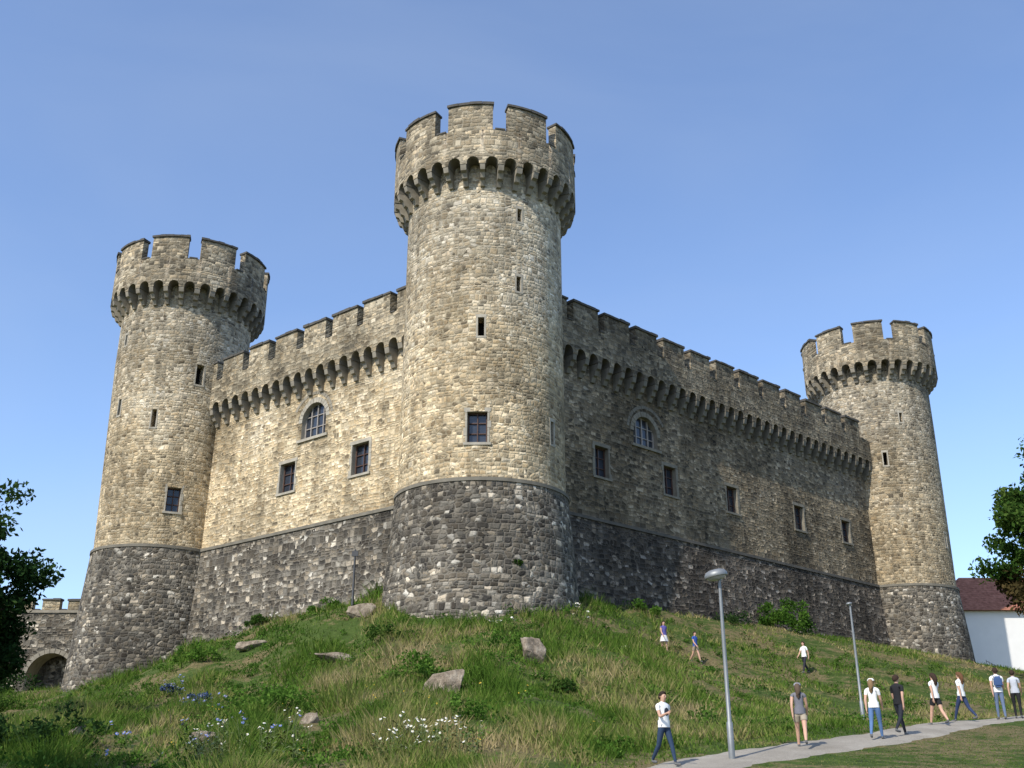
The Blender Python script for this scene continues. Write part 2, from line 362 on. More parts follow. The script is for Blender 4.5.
def catmull(P,m=10):
    out=[]; P=[np.array(p,float) for p in P]; P=[2*P[0]-P[1]]+P+[2*P[-1]-P[-2]]
    for i in range(1,len(P)-2):
        for k in range(m):
            t=k/m; a,b,c,d_=P[i-1:i+3]
            out.append(.5*((2*b)+(-a+c)*t+(2*a-5*b+4*c-d_)*t*t+(-a+3*b-3*c+d_)*t**3))
    out.append(P[-2]); return np.array(out)
PC=catmull(PATH,12)
def pathdist(x,y):
    x=np.atleast_1d(x);y=np.atleast_1d(y); best=np.full(x.shape,1e9)
    for i in range(0,len(PC),1): best=np.minimum(best,(x-PC[i,0])**2+(y-PC[i,1])**2)
    return np.sqrt(best)
ph=rng.uniform(0,6.28,(14,)); kk=rng.normal(0,1,(14,2))
def vnoise(x,y,f):
    o=0
    for i in range(14): o=o+np.sin((kk[i,0]*x+kk[i,1]*y)*f+ph[i]*(1+f))
    return o/14**.5/1.4
def H(x,y):
    x=np.asarray(x,float);y=np.asarray(y,float); sh=x.shape; x=x.ravel();y=y.ravel(); out=np.zeros(len(x))
    for i in range(0,len(x),20000):
        X=x[i:i+20000];Y=y[i:i+20000]
        r2=(X[:,None]-CP[None,:,0])**2+(Y[:,None]-CP[None,:,1])**2
        out[i:i+20000]=phi(r2)@Wt[:n]+Wt[n]+Wt[n+1]*X+Wt[n+2]*Y
    out=np.clip(out,-6,12)
    rad=np.hypot(x,y-55); f=np.clip((rad-75)/120,0,1); f=f*f*(3-2*f)
    out=out*(1-f)+(-4)*f
    hill=np.clip((y-x*.8-26)/8,0,1)
    out=out+hill*(1-f)*(.24*vnoise(x,y,.8)+.14*vnoise(x+9,y,2.3))*np.where(x>8,.55,1)
    return out.reshape(sh)
def h1(x,y): return float(H(np.array([x]),np.array([y]))[0])

def mesh_np(name,V,F,mats,rnd=None,smooth=False,parent=None,mi=None):
    me=bpy.data.meshes.new(name); V=np.asarray(V,np.float32);F=np.asarray(F,np.int32); k=F.shape[1]
    me.vertices.add(len(V)); me.vertices.foreach_set('co',V.ravel())
    me.loops.add(F.size); me.loops.foreach_set('vertex_index',F.ravel())
    me.polygons.add(len(F)); me.polygons.foreach_set('loop_start',np.arange(0,F.size,k,dtype=np.int32))
    if smooth: me.polygons.foreach_set('use_smooth',np.ones(len(F),bool))
    if mi is not None: me.polygons.foreach_set('material_index',np.asarray(mi,np.int32))
    me.update(calc_edges=True); me.validate()
    for m in mats: me.materials.append(m)
    if rnd is not None:
        a=me.attributes.new('rnd','FLOAT','FACE'); a.data.foreach_set('value',np.asarray(rnd,np.float32))
    return link(me,name,parent)

def axis(lo,hi,st,far):
    a=list(np.arange(lo,hi+.01,st)); g=st; x=hi
    while x<far: g*=1.35; x+=g; a.append(x)
    g=st;x=lo
    while x>-far: g*=1.35; x-=g; a.insert(0,x)
    return np.array(a)
ax=axis(-45,50,.5,2500); ay=axis(14,100,.5,2500)
X,Y=np.meshgrid(ax,ay); Z=H(X,Y)
V=np.stack([X.ravel(),Y.ravel(),Z.ravel()],1); nx=len(ax);ny=len(ay)
i,j=np.meshgrid(np.arange(nx-1),np.arange(ny-1)); b=(j*nx+i).ravel()
F=np.stack([b,b+1,b+1+nx,b+nx],1)
def groundmat():
    t=NT('grass_ground'); P=t.pos()
    a=t.noise(P,.22,4,.65); b_=t.noise(P,1.7,4,.7); c_=t.noise(P,11,3,.7)
    g=t.ramp(b_,[(.25,(.035,.06,.013)),(.5,(.075,.12,.026)),(.75,(.13,.175,.045))])
    dry=t.ramp(c_,[(.2,(.12,.09,.045)),(.55,(.25,.19,.10)),(.9,(.36,.28,.16))])
    f=t.maprange(t.m('ADD',t.m('MULTIPLY',a,.6),t.m('MULTIPLY',b_,.4)),.46,.56,0,.92,True)
    c=t.mix(f,g,dry); c=t.mix(t.maprange(c_,.3,.7,.6,0),c,(.03,.04,.012))
    t.bsdf(c,.95,t.bump(t.m('ADD',c_,b_),1,.12),.1); return t.mat
ground=mesh_np('ground',V,F,[groundmat()],smooth=True)

def pathmat():
    t=NT('gravel_path'); P=t.pos(); a=t.noise(P,.8,5,.6); b_=t.noise(P,25,3,.7)
    c=t.ramp(t.m('ADD',t.m('MULTIPLY',a,.5),t.m('MULTIPLY',b_,.5)),[(.3,(.18,.16,.13)),(.7,(.38,.35,.295))])
    t.bsdf(c,.95,t.bump(b_,.6,.02),.1); return t.mat
V=[];F=[]; T=np.gradient(PC,axis=0); T/=np.linalg.norm(T,axis=1)[:,None]; nn=np.stack([-T[:,1],T[:,0]],1)
K=8
for i in range(len(PC)):
    wv=1.05+.10*math.sin(i*.9)+.06*math.sin(i*2.7)
    for k in range(K):
        o=(k/(K-1)*2-1)*wv; p=PC[i]+nn[i]*o; V.append((p[0],p[1],0))
V=np.array(V); V[:,2]=H(V[:,0],V[:,1])+.05
V[::K,2]-=.12; V[K-1::K,2]-=.12
for i in range(len(PC)-1):
    for k in range(K-1): b=i*K+k; F.append((b,b+1,b+1+K,b+K))
mesh_np('footpath',V,F,[pathmat()],smooth=True)

# ------------------------------------------------------------------ grass
def leafmat(name,stops,trans=.35,rough=.6,posn=None):
    t=NT(name); at=t.new('ShaderNodeAttribute',attribute_name='rnd'); f=at.outputs['Fac']
    if posn:
        nz=t.noise(t.pos(),posn[0],3,.65); f=t.m('ADD',t.m('MULTIPLY',f,posn[1]),t.m('MULTIPLY',t.maprange(nz,.34,.66),1-posn[1]))
    c=t.ramp(f,stops)
    p=t.new('ShaderNodeBsdfDiffuse'); t.l.new(c,p.inputs[0]); tr=t.new('ShaderNodeBsdfTranslucent'); t.l.new(c,tr.inputs[0])
    mx=t.new('ShaderNodeMixShader'); mx.inputs[0].default_value=trans; t.l.new(p.outputs[0],mx.inputs[1]); t.l.new(tr.outputs[0],mx.inputs[2]); t.l.new(mx.outputs[0],t.out.inputs[0])
    return t.mat
def outside(x,y,m=.6):
    o=np.ones(x.shape,bool)
    dl=(x+7.1)*NL.x+(y-61.4)*NL.y; dr=(x-3.9)*NR.x+(y-63.2)*NR.y
    o&=(dl>m)|(dr>m)
    for c in ((-1.8,60),(-26.4,77),(34.3,92.5)): o&=np.hypot(x-c[0],y-c[1])>5.7
    return o
def mowed(x,y): return ((x>2)&(y<25.7+(x-4.3)*1.02-.8))
N0=270000
Yg=1/(rng.uniform(1/90,1/21,N0)); Yg=np.where(rng.random(N0)<.35,rng.uniform(24,88,N0),Yg)
Xg=rng.uniform(-.60,.58,N0)*Yg
k=outside(Xg,Yg)&(pathdist(Xg,Yg)>1.02+rng.uniform(-.12,.1,N0)); Xg=Xg[k];Yg=Yg[k]
nz=vnoise(Xg,Yg,.9); nz2=vnoise(Xg+30,Yg-7,.35)+.5*vnoise(Xg-4,Yg+17,1.3)
dens=rng.random(len(Xg))<np.clip(.7+.6*nz-.25*np.clip(nz2,0,1),.15,1); Xg=Xg[dens];Yg=Yg[dens];nz=nz[dens];nz2=nz2[dens]
mw=mowed(Xg,Yg); side=Xg>7+np.clip((Yg-40)*.1,0,3)
hh=rng.uniform(.12,.46,len(Xg))*np.clip(1+1.0*nz,.35,2.5); hh=np.where(side,hh*.5,hh); hh=np.where(mw,rng.uniform(.02,.05,len(Xg)),hh)
hh=np.where(pathdist(Xg,Yg)<2.0,np.minimum(hh,.09),hh)
wd=rng.uniform(.014,.03,len(Xg))*(Yg/28)**.6; az=rng.uniform(0,6.283,len(Xg)); ln=rng.uniform(.2,1.1,len(Xg))*hh; la=rng.uniform(0,6.283,len(Xg))
zg=H(Xg,Yg)-.02
base=np.stack([Xg,Yg,zg],1); dx=np.stack([np.cos(az)*wd,np.sin(az)*wd,np.zeros_like(wd)],1)
tip=base+np.stack([np.cos(la)*ln,np.sin(la)*ln,hh],1)
V=np.stack([base-dx,base+dx,tip],1).reshape(-1,3); F=np.arange(len(V)).reshape(-1,3)
rn=np.clip(rng.normal(.44,.2,len(Xg))+.42*nz2-np.where(mw,.15,0),0,1)
M_grass=leafmat('grass_blades',[(0,(.035,.075,.010)),(.35,(.085,.155,.024)),(.52,(.145,.21,.040)),(.68,(.26,.24,.09)),(1,(.44,.34,.19))],.35,.6,(.35,.5))
mesh_np('grass',V,F,[M_grass],rn)

# ------------------------------------------------------------------ tubes
def tube(pts,rad,ns=8,cap=True):
    pts=[Vector(p) for p in pts]; V=[];F=[]
    up=Vector((0,0,1))
    for i,p in enumerate(pts):
        d=(pts[min(i+1,len(pts)-1)]-pts[max(i-1,0)]).normalized()
        a=d.cross(up)
        if a.length<.1: a=d.cross(Vector((1,0,0)))
        a.normalize(); b=d.cross(a)
        for k in range(ns):
            t=2*math.pi*k/ns; V.append(tuple(p+(a*math.cos(t)+b*math.sin(t))*rad[i]))
    for i in range(len(pts)-1):
        for k in range(ns): F.append((i*ns+k,i*ns+(k+1)%ns,(i+1)*ns+(k+1)%ns,(i+1)*ns+k))
    if cap: F.append(tuple(range(ns))[::-1]); F.append(tuple(range((len(pts)-1)*ns,len(pts)*ns)))
    return V,F
class GB:
    def __init__(s): s.v=[];s.f=[];s.mi=[]
    def add(s,VF,mi=0,M=None):
        V,F=VF; o=len(s.v)
        s.v+= [tuple(M@Vector(v)) for v in V] if M else list(V)
        s.f+=[tuple(i+o for i in f) for f in F]; s.mi+=[mi]*len(F)
    def build(s,name,mats,parent=None,smooth=True):
        me=bpy.data.meshes.new(name); me.from_pydata(s.v,[],s.f)
        for m in mats: me.materials.append(m)
        me.polygons.foreach_set('material_index',s.mi)
        if smooth: me.polygons.foreach_set('use_smooth',[True]*len(s.f)); me.set_sharp_from_angle(angle=math.radians(40))
        return link(me,name,parent)
def revolve(prof,ns=20):
    V=[];F=[]
    for r,z in prof:
        for k in range(ns): t=2*math.pi*k/ns; V.append((r*math.cos(t),r*math.sin(t),z))
    for i in range(len(prof)-1):
        for k in range(ns): F.append((i*ns+k,i*ns+(k+1)%ns,(i+1)*ns+(k+1)%ns,(i+1)*ns+k))
    return V,F
def boxm(x0,x1,y0,y1,z0,z1):
    V=[(x,y,z) for z in(z0,z1) for y in(y0,y1) for x in(x0,x1)]
    return V,[(0,2,3,1),(4,5,7,6),(0,1,5,4),(2,6,7,3),(0,4,6,2),(1,3,7,5)]

# ------------------------------------------------------------------ foliage
def leaves(centers,rads,nper,size,flat=.8):
    C=np.repeat(centers,nper,0); R=np.repeat(rads,nper,0); m=len(C)
    d=rng.normal(0,1,(m,3)); d/=np.linalg.norm(d,axis=1)[:,None]; rr=rng.random(m)**.5
    P=C+d*(R*rr)[:,None]*np.array([1,1,flat])
    a=rng.normal(0,1,(m,3)); a/=np.linalg.norm(a,axis=1)[:,None]
    b=np.cross(a,rng.normal(0,1,(m,3))); b/=np.linalg.norm(b,axis=1)[:,None]
    s_=(size*rng.uniform(.6,1.3,m))[:,None]
    V=np.stack([P-a*s_,P-b*s_*.5,P+a*s_,P+b*s_*.5],1).reshape(-1,3)
    rnd=np.clip(.5+rng.normal(0,.16,m)+np.repeat(rng.normal(0,.14,len(centers)),nper),0,1)
    return V,np.arange(4*m).reshape(-1,4),rnd
GREEN=[(0,(.012,.03,.008)),(.5,(.045,.095,.018)),(1,(.13,.19,.04))]
M_leafD=leafmat('leaf_dark',[(0,(.010,.024,.009)),(.5,(.022,.05,.015)),(1,(.055,.095,.026))],.25)
M_leaf=leafmat('leaf_green',GREEN,.35)
M_leafB=leafmat('leaf_bright',[(0,(.03,.075,.012)),(.5,(.08,.165,.025)),(1,(.16,.26,.05))],.4)
M_leafC=leafmat('leaf_bluegrey',[(0,(.02,.035,.06)),(.5,(.05,.08,.14)),(1,(.16,.21,.34))],.2)
M_leafR=leafmat('leaf_reddish',[(0,(.02,.02,.01)),(.5,(.07,.055,.022)),(1,(.13,.09,.04))],.3)
M_bark=simple('bark',(.07,.055,.04),.95,.5,6,.1,0,.8)
def tree(name,x,y,zc,rx,rz,th,ncl,nper,size,mat,mat2=None,rmin=.3,cr=.28):
    e=empty(name); z0=h1(x,y)-.2
    g=GB(); g.add(tube([(x,y,z0),(x+.1,y,z0+(zc-z0)*.4),(x-.05,y+.1,zc),(x,y,zc+rz*.6)],[th*1.3,th,th*.6,th*.15],10))
    C=[];R=[]
    while len(C)<ncl:
        p=np.array([random.uniform(-1,1) for _ in range(3)]); l_=np.linalg.norm(p)
        if l_>1 or l_<rmin: continue
        q=np.array([x,y,zc])+p*np.array([rx,rx,rz])*(.8+.35*random.random()); C.append(q); R.append(random.uniform(.4,1.0)*rx*cr)
        if len(C)%3==0:
            s_=Vector((x,y,zc-rz*.5+random.random()*rz*.7)); mid=(s_+Vector(q))/2+Vector((0,0,-.25))
            g.add(tube([s_,mid,Vector(q)],[th*.35,th*.2,th*.06],5))
    g.build('trunk_and_limbs',[M_bark],e)
    V,F,r=leaves(np.array(C),np.array(R),nper,size)
    mi=None
    if mat2: mi=np.repeat((np.array(C)[:,2]<zc-rz*.15).astype(int),nper)
    mesh_np('crown',V,F,[mat]+([mat2] if mat2 else []),r,parent=e,mi=mi)
tree('deciduous_tree',-22.2,41,6.4,3.4,5.1,.28,170,190,.12,M_leafD,cr=.27)
tree('deciduous_tree.001',33.9,61,12.7,5.3,6.2,.3,200,190,.16,M_leaf,M_leafR,cr=.23)
tree('deciduous_tree.002',-15.6,19.6,7.6,3.4,3.6,.3,60,200,.17,M_leafD)
tree('deciduous_tree.003',-54,92,9,5,5,.4,60,200,.3,M_leaf)
def bush(name,x,y,r,hh,ncl,nper,size,mat,dz=0):
    z=h1(x,y)+dz; C=[];R=[]
    for _ in range(ncl):
        a=random.uniform(0,6.28); q=random.random()**.6*r
        C.append((x+q*math.cos(a),y+q*math.sin(a),z+random.uniform(.15,1)*hh*(1-.5*(q/r)**2))); R.append(random.uniform(.2,.4)*max(r,hh*.6))
    V,F,rn=leaves(np.array(C),np.array(R),nper,size); return mesh_np(name,V,F,[mat],rn)
bush('shrub',-3.6,41,1.2,1.0,22,70,.08,M_leafB)
bush('shrub.001',19.3,74.6,1.9,2.2,24,120,.12,M_leafB)
bush('shrub.002',8.0,64.2,1.1,.7,12,80,.09,M_leafB)
bush('shrub.003',-16.2,67.5,1.0,1.0,12,80,.09,M_leaf)
bush('lavender_shrub',-12.2,42,.7,.8,14,80,.06,M_leafC)
bush('lavender_shrub.001',-15.8,50,.5,.6,8,60,.07,M_leafC)
bush('shrub.004',15.2,70.5,1.9,.6,14,70,.09,M_leafD)
bush('shrub.005',-37,79,2.6,2.0,20,120,.14,M_leafD)
bush('shrub.006',-29,60,1.6,1.0,14,80,.1,M_leaf)
bush('shrub.007',-.6,46.5,1.3,.8,16,70,.08,M_leafB)
bush('shrub.008',-10.6,61.2,1.2,.7,12,80,.08,M_leafB)
bush('shrub.009',-8.0,37,1.5,.9,20,70,.08,M_leafB)
bush('shrub.010',-1.5,33,.9,.7,14,70,.06,M_leafB)
bush('shrub.011',-13.5,31.5,1.5,1.2,20,90,.08,M_leafD)
bush('shrub.012',1.8,40,.8,.5,12,60,.07,M_leaf)
bush('shrub.013',-6.0,51,1.2,.6,12,60,.08,M_leaf)
bush('shrub.014',-17,57,1.3,.8,14,60,.09,M_leafB)
bush('shrub.015',-4.6,30.5,.8,.6,12,60,.06,M_leafB)
a=.38; bush('ivy',-1.8+5.5*math.sin(a),60-5.5*math.cos(a),.5,.3,7,40,.08,M_leaf,dz=10.7-h1(-1.8+5.5*math.sin(a),60-5.5*math.cos(a)))
C=[];R=[]
while len(C)<3300:
    y=random.uniform(24,66); x=random.uniform(-.5,.42)*y
    if not outside(np.array([x]),np.array([y]),1.0)[0] or pathdist(x,y)[0]<2 or mowed(x,y): continue
    if x>6 and random.random()<.5: continue
    if vnoise(x-12,y+5,.6)<-.1 and random.random()<.85: continue
    s_=random.uniform(.12,.34)*(1 if random.random()<.75 else 1.9); z=h1(x,y)
    for _ in range(3): C.append((x+random.gauss(0,s_*.6),y+random.gauss(0,s_*.6),z+s_*.5)); R.append(s_*.8)
V,F,rn=leaves(np.array(C),np.array(R),15,.06); mesh_np('weeds',V,F,[M_leafB],np.clip(rn+np.repeat(rng.normal(-.15,.25,len(C)),15),0,1))

M_petal=simple('white_petals',(.75,.75,.70),.6,.1); M_yel=simple('yellow_petals',(.65,.45,.05),.6,.1); M_stem=simple('plant_stem',(.10,.13,.04),.7,.3)
M_blue=simple('blue_petals',(.14,.20,.50),.6,.2)
def flowers(name,spots,hmin,hmax,pm,fs=.05):
    g=GB()
    for x,y in spots:
        z=h1(x,y); hh=random.uniform(hmin,hmax); lx=random.gauss(0,.1);ly=random.gauss(0,.1)
        g.add(tube([(x,y,z),(x+lx*.4,y+ly*.4,z+hh*.5),(x+lx,y+ly,z+hh)],[.010,.008,.006],4),0)
        for _ in range(random.randint(1,4)):
            ox,oy,oz=random.gauss(0,.07),random.gauss(0,.07),random.uniform(-.12,.03)
            tp=(x+lx+ox,y+ly+oy,z+hh+oz); g.add(tube([(x+lx*.7,y+ly*.7,z+hh*.7),tp],[.006,.004],4),0)
            nrm=Vector((random.gauss(0,.5),-.3+random.gauss(0,.5),.8)).to_track_quat('Z','Y').to_matrix().to_4x4()
            V=[(0,0,.01)];F=[]
            np_=8
            for k in range(np_*2):
                rr=fs*(1 if k%2 else .55)*random.uniform(.85,1.1); t=math.pi*k/np_; V.append((rr*math.cos(t),rr*math.sin(t),0))
            for k in range(np_*2): F.append((0,1+k,1+(k+1)%(np_*2)))
            g.add((V,F),1,Matrix.Translation(tp)@nrm)
            g.add(revolve([(.0,.02),(fs*.25,.014),(fs*.25,.004)],6),2,Matrix.Translation(tp)@nrm)
        for _ in range(7):
            a=random.uniform(0,6.28); q=random.uniform(.1,.28); zz=z+hh*random.uniform(.1,.7)
            g.add(([(x,y,zz),(x+q*math.cos(a+.25)*.6,y+q*math.sin(a+.25)*.6,zz+.08),(x+q*math.cos(a),y+q*math.sin(a),zz+.04),(x+q*math.cos(a-.25)*.6,y+q*math.sin(a-.25)*.6,zz+.06)],[(0,1,2,3)]),0)
    g.build(name,[M_stem,pm,M_yel],smooth=False)
flowers('daisy_plants',[(random.gauss(-2.2,.9),random.gauss(26.6,.8)) for _ in range(30)],.4,.9,M_petal,.045)
flowers('daisy_plants.001',[(random.gauss(-7.0,.9),random.gauss(27.3,.8)) for _ in range(22)],.6,1.3,M_petal,.035)
flowers('yellow_wildflowers',[(random.uniform(-12,3),random.uniform(26,40)) for _ in range(26)],.25,.5,M_yel,.03)
flowers('blue_wildflowers',[(-12.2+random.gauss(0,.5),42+random.gauss(0,.4)) for _ in range(22)]+[(-15.8+random.gauss(0,.4),50+random.gauss(0,.4)) for _ in range(12)]+[(-9+random.gauss(0,1.5),30+random.gauss(0,1.5)) for _ in range(12)],.4,.8,M_blue,.06)
flowers('white_wildflowers',[(3.4+random.gauss(0,.5),56.5+random.gauss(0,.6)) for _ in range(8)]+[(-14.5+random.gauss(0,.3),65+random.gauss(0,.3)) for _ in range(5)]+[(-.8+random.gauss(0,.4),52+random.gauss(0,.3)) for _ in range(4)],.3,.6,M_petal,.07)

# rocks
M_rock=NT('boulder_rock'); t=M_rock; nz_=t.noise(t.obj(),2.5,7,.7); c=t.ramp(nz_,[(.3,(.09,.075,.055)),(.5,(.26,.21,.155)),(.72,(.46,.40,.31))]); t.bsdf(c,.95,t.bump(nz_,1,.2),.1); M_rock=M_rock.mat
def rock(name,x,y,sx,sy,sz,seed,dz=0,rot=0):
    bm=bmesh.new(); bmesh.ops.create_icosphere(bm,subdivisions=4,radius=1)
    rs=random.Random(seed); pl=[(Vector((rs.gauss(0,1),rs.gauss(0,1),rs.gauss(0,1)*.8)).normalized(),rs.uniform(.38,.72)) for _ in range(15)]+[(Vector((rs.uniform(-.2,.2),rs.uniform(-.3,0),1)).normalized(),.55)]
    for v in bm.verts:
        for nrm,dd in pl:
            q=v.co.dot(nrm)-dd
            if q>0: v.co-=nrm*q
        v.co*=1+.10*mnoise.noise(v.co*3+Vector((seed,0,0)))+.05*mnoise.noise(v.co*9)
        v.co.x*=sx*1.35; v.co.y*=sy*1.35; v.co.z*=sz*1.35
    me=bpy.data.meshes.new(name); bm.to_mesh(me); bm.free(); me.materials.append(M_rock)
    me.polygons.foreach_set('use_smooth',[True]*len(me.polygons)); me.set_sharp_from_angle(angle=math.radians(16))
    o=link(me,name); o.location=(x,y,h1(x,y)+sz*.35+dz); o.rotation_euler=(rs.uniform(-.15,.15),rs.uniform(-.2,.2),rot)
rock('boulder',-2.4,38.8,1.0,.6,.52,11,.05,.2)
rock('boulder.001',.9,45,.8,.6,.85,12,.05,.3)
rock('boulder.002',-8.2,57.5,.95,.6,.5,3,.05)
rock('boulder.003',-8.4,50,1.1,.6,.36,4,.05)
rock('boulder.004',-14.2,58.3,1.2,.4,.28,5,.05)
rock('boulder.005',-12.8,32,.5,.4,.35,6)
rock('boulder.006',-6.3,34,.35,.3,.3,7)
rock('boulder.007',-9.0,31.5,.5,.4,.3,8)
rock('boulder.008',5.5,52,.35,.3,.2,9)

# ------------------------------------------------------------------ street furniture
M_metal=simple('galvanised_metal',(.22,.23,.23),.5,.25,4,.5,.4); M_lampg=simple('lamp_glass',(.35,.37,.38),.2,.1,3,.5)
M_dmetal=simple('dark_metal',(.06,.06,.06),.5,.3,4,.5,.4)
def lamp(name,x,y,hp,tilt,sc=1,ang=0):
    e=empty(name); e.location=(x,y,h1(x,y)-.02); e.rotation_euler=(0,0,ang)
    g=GB(); g.add(revolve([(.0,0),(.14,0),(.14,.03),(.08,.06),(.08,.9),(.055,.94),(.05,hp*.6),(.038,hp)],14)); g.build('pole',[M_metal],e)
    g=GB(); M=Matrix.Translation((0,0,hp))@Matrix.Rotation(tilt,4,'Y')@Matrix.Scale(sc,4)
    g.add(tube([(0,0,-.12),(0,0,.04)],[.055,.06],12),0,M)
    g.add(revolve([(.0,.20),(.18,.195),(.27,.16),(.32,.09),(.33,.03),(.32,.0),(.28,-.01)],24),0,M@Matrix.Translation((-.08,0,0)))
    g.add(revolve([(.28,-.008),(.22,-.06),(.12,-.09),(0.0,-.095)],24),1,M@Matrix.Translation((-.08,0,0)))
    g.build('lamp_head',[M_metal,M_lampg],e)
lamp('street_lamp',5.38,26.9,4.52,-.2,.92)
lamp('street_lamp.001',13.9,43,4.75,-.15,.38)
e=empty('metal_pole'); e.location=(-9.1,59.6,h1(-9.1,59.6)); g=GB(); g.add(revolve([(0,0),(.10,0),(.08,.1),(.06,3.3),(0,3.32)],10)); g.add(boxm(-.18,.18,-.08,.08,2.9,3.2)); g.build('pole',[M_dmetal],e)

# ------------------------------------------------------------------ white house
M_wh=simple('white_render',(.74,.73,.70),.9,.06,1.2,.1,0,.2)
def tilemat():
    t=NT('roof_tiles'); P=t.pos(); x,y,z=t.sep(P)
    r=t.m('FRACT',t.m('MULTIPLY',z,4.0)); c_=t.m('FRACT',t.m('MULTIPLY',x,3.5)); nz=t.noise(P,3,4)
    c=t.ramp(nz,[(.3,(.20,.08,.05)),(.7,(.40,.18,.12))]); c=t.mix(t.maprange(r,0,.25,.5,0),c,(.06,.025,.02))
    t.bsdf(c,.85,t.bump(t.m('ADD',r,t.m('MULTIPLY',c_,.4)),.8,.06),.15); return t.mat
M_tile=tilemat()
ho=empty('white_house'); hx0,hx1,hy0,hy1,hz0,ez,rz=43.5,66,104,114,4,15.9,20.0
g=GB(); g.add(boxm(hx0,hx1,hy0+.01,hy1,hz0,ez)); g.build('walls',[M_wh],ho)
g=GB(); ov=.6
V=[(hx0-ov,hy0-ov,ez-.1),(hx1+ov,hy0-ov,ez-.1),(hx1+ov,hy1+ov,ez-.1),(hx0-ov,hy1+ov,ez-.1),(hx0+3.5,(hy0+hy1)/2,rz),(hx1-3.5,(hy0+hy1)/2,rz)]
g.add((V,[(0,1,5,4),(1,2,5),(2,3,4,5),(3,0,4),(3,2,1,0)])); g.build('roof',[M_tile],ho,False)
g=GB()
for wx in (51.5,55,58.5,62):
    for wz in (9.8,13):
        g.add(boxm(wx-.65,wx+.65,hy0-.07,hy0-.003,wz-.85,wz+.85),0); g.add(boxm(wx-.5,wx+.5,hy0-.09,hy0-.02,wz-.7,wz+.7),1); g.add(boxm(wx-.03,wx+.03,hy0-.11,hy0-.05,wz-.7,wz+.7),0)
g.build('windows',[M_trim,M_glass],ho,False)
rl=empty('iron_fence'); g=GB()
for k in range(26):
    x=40.5+k*.22; y=91-k*.02; z=h1(x,y); g.add(tube([(x,y,z-.1),(x,y,z+1.2)],[.018,.018],5))
for zz in (.15,1.1):
    P_=[(40.5+k*.5,91-k*.045,h1(40.5+k*.5,91-k*.045)+zz) for k in range(12)]; g.add(tube(P_,[.025]*12,5))
g.build('rails',[M_dmetal],rl)

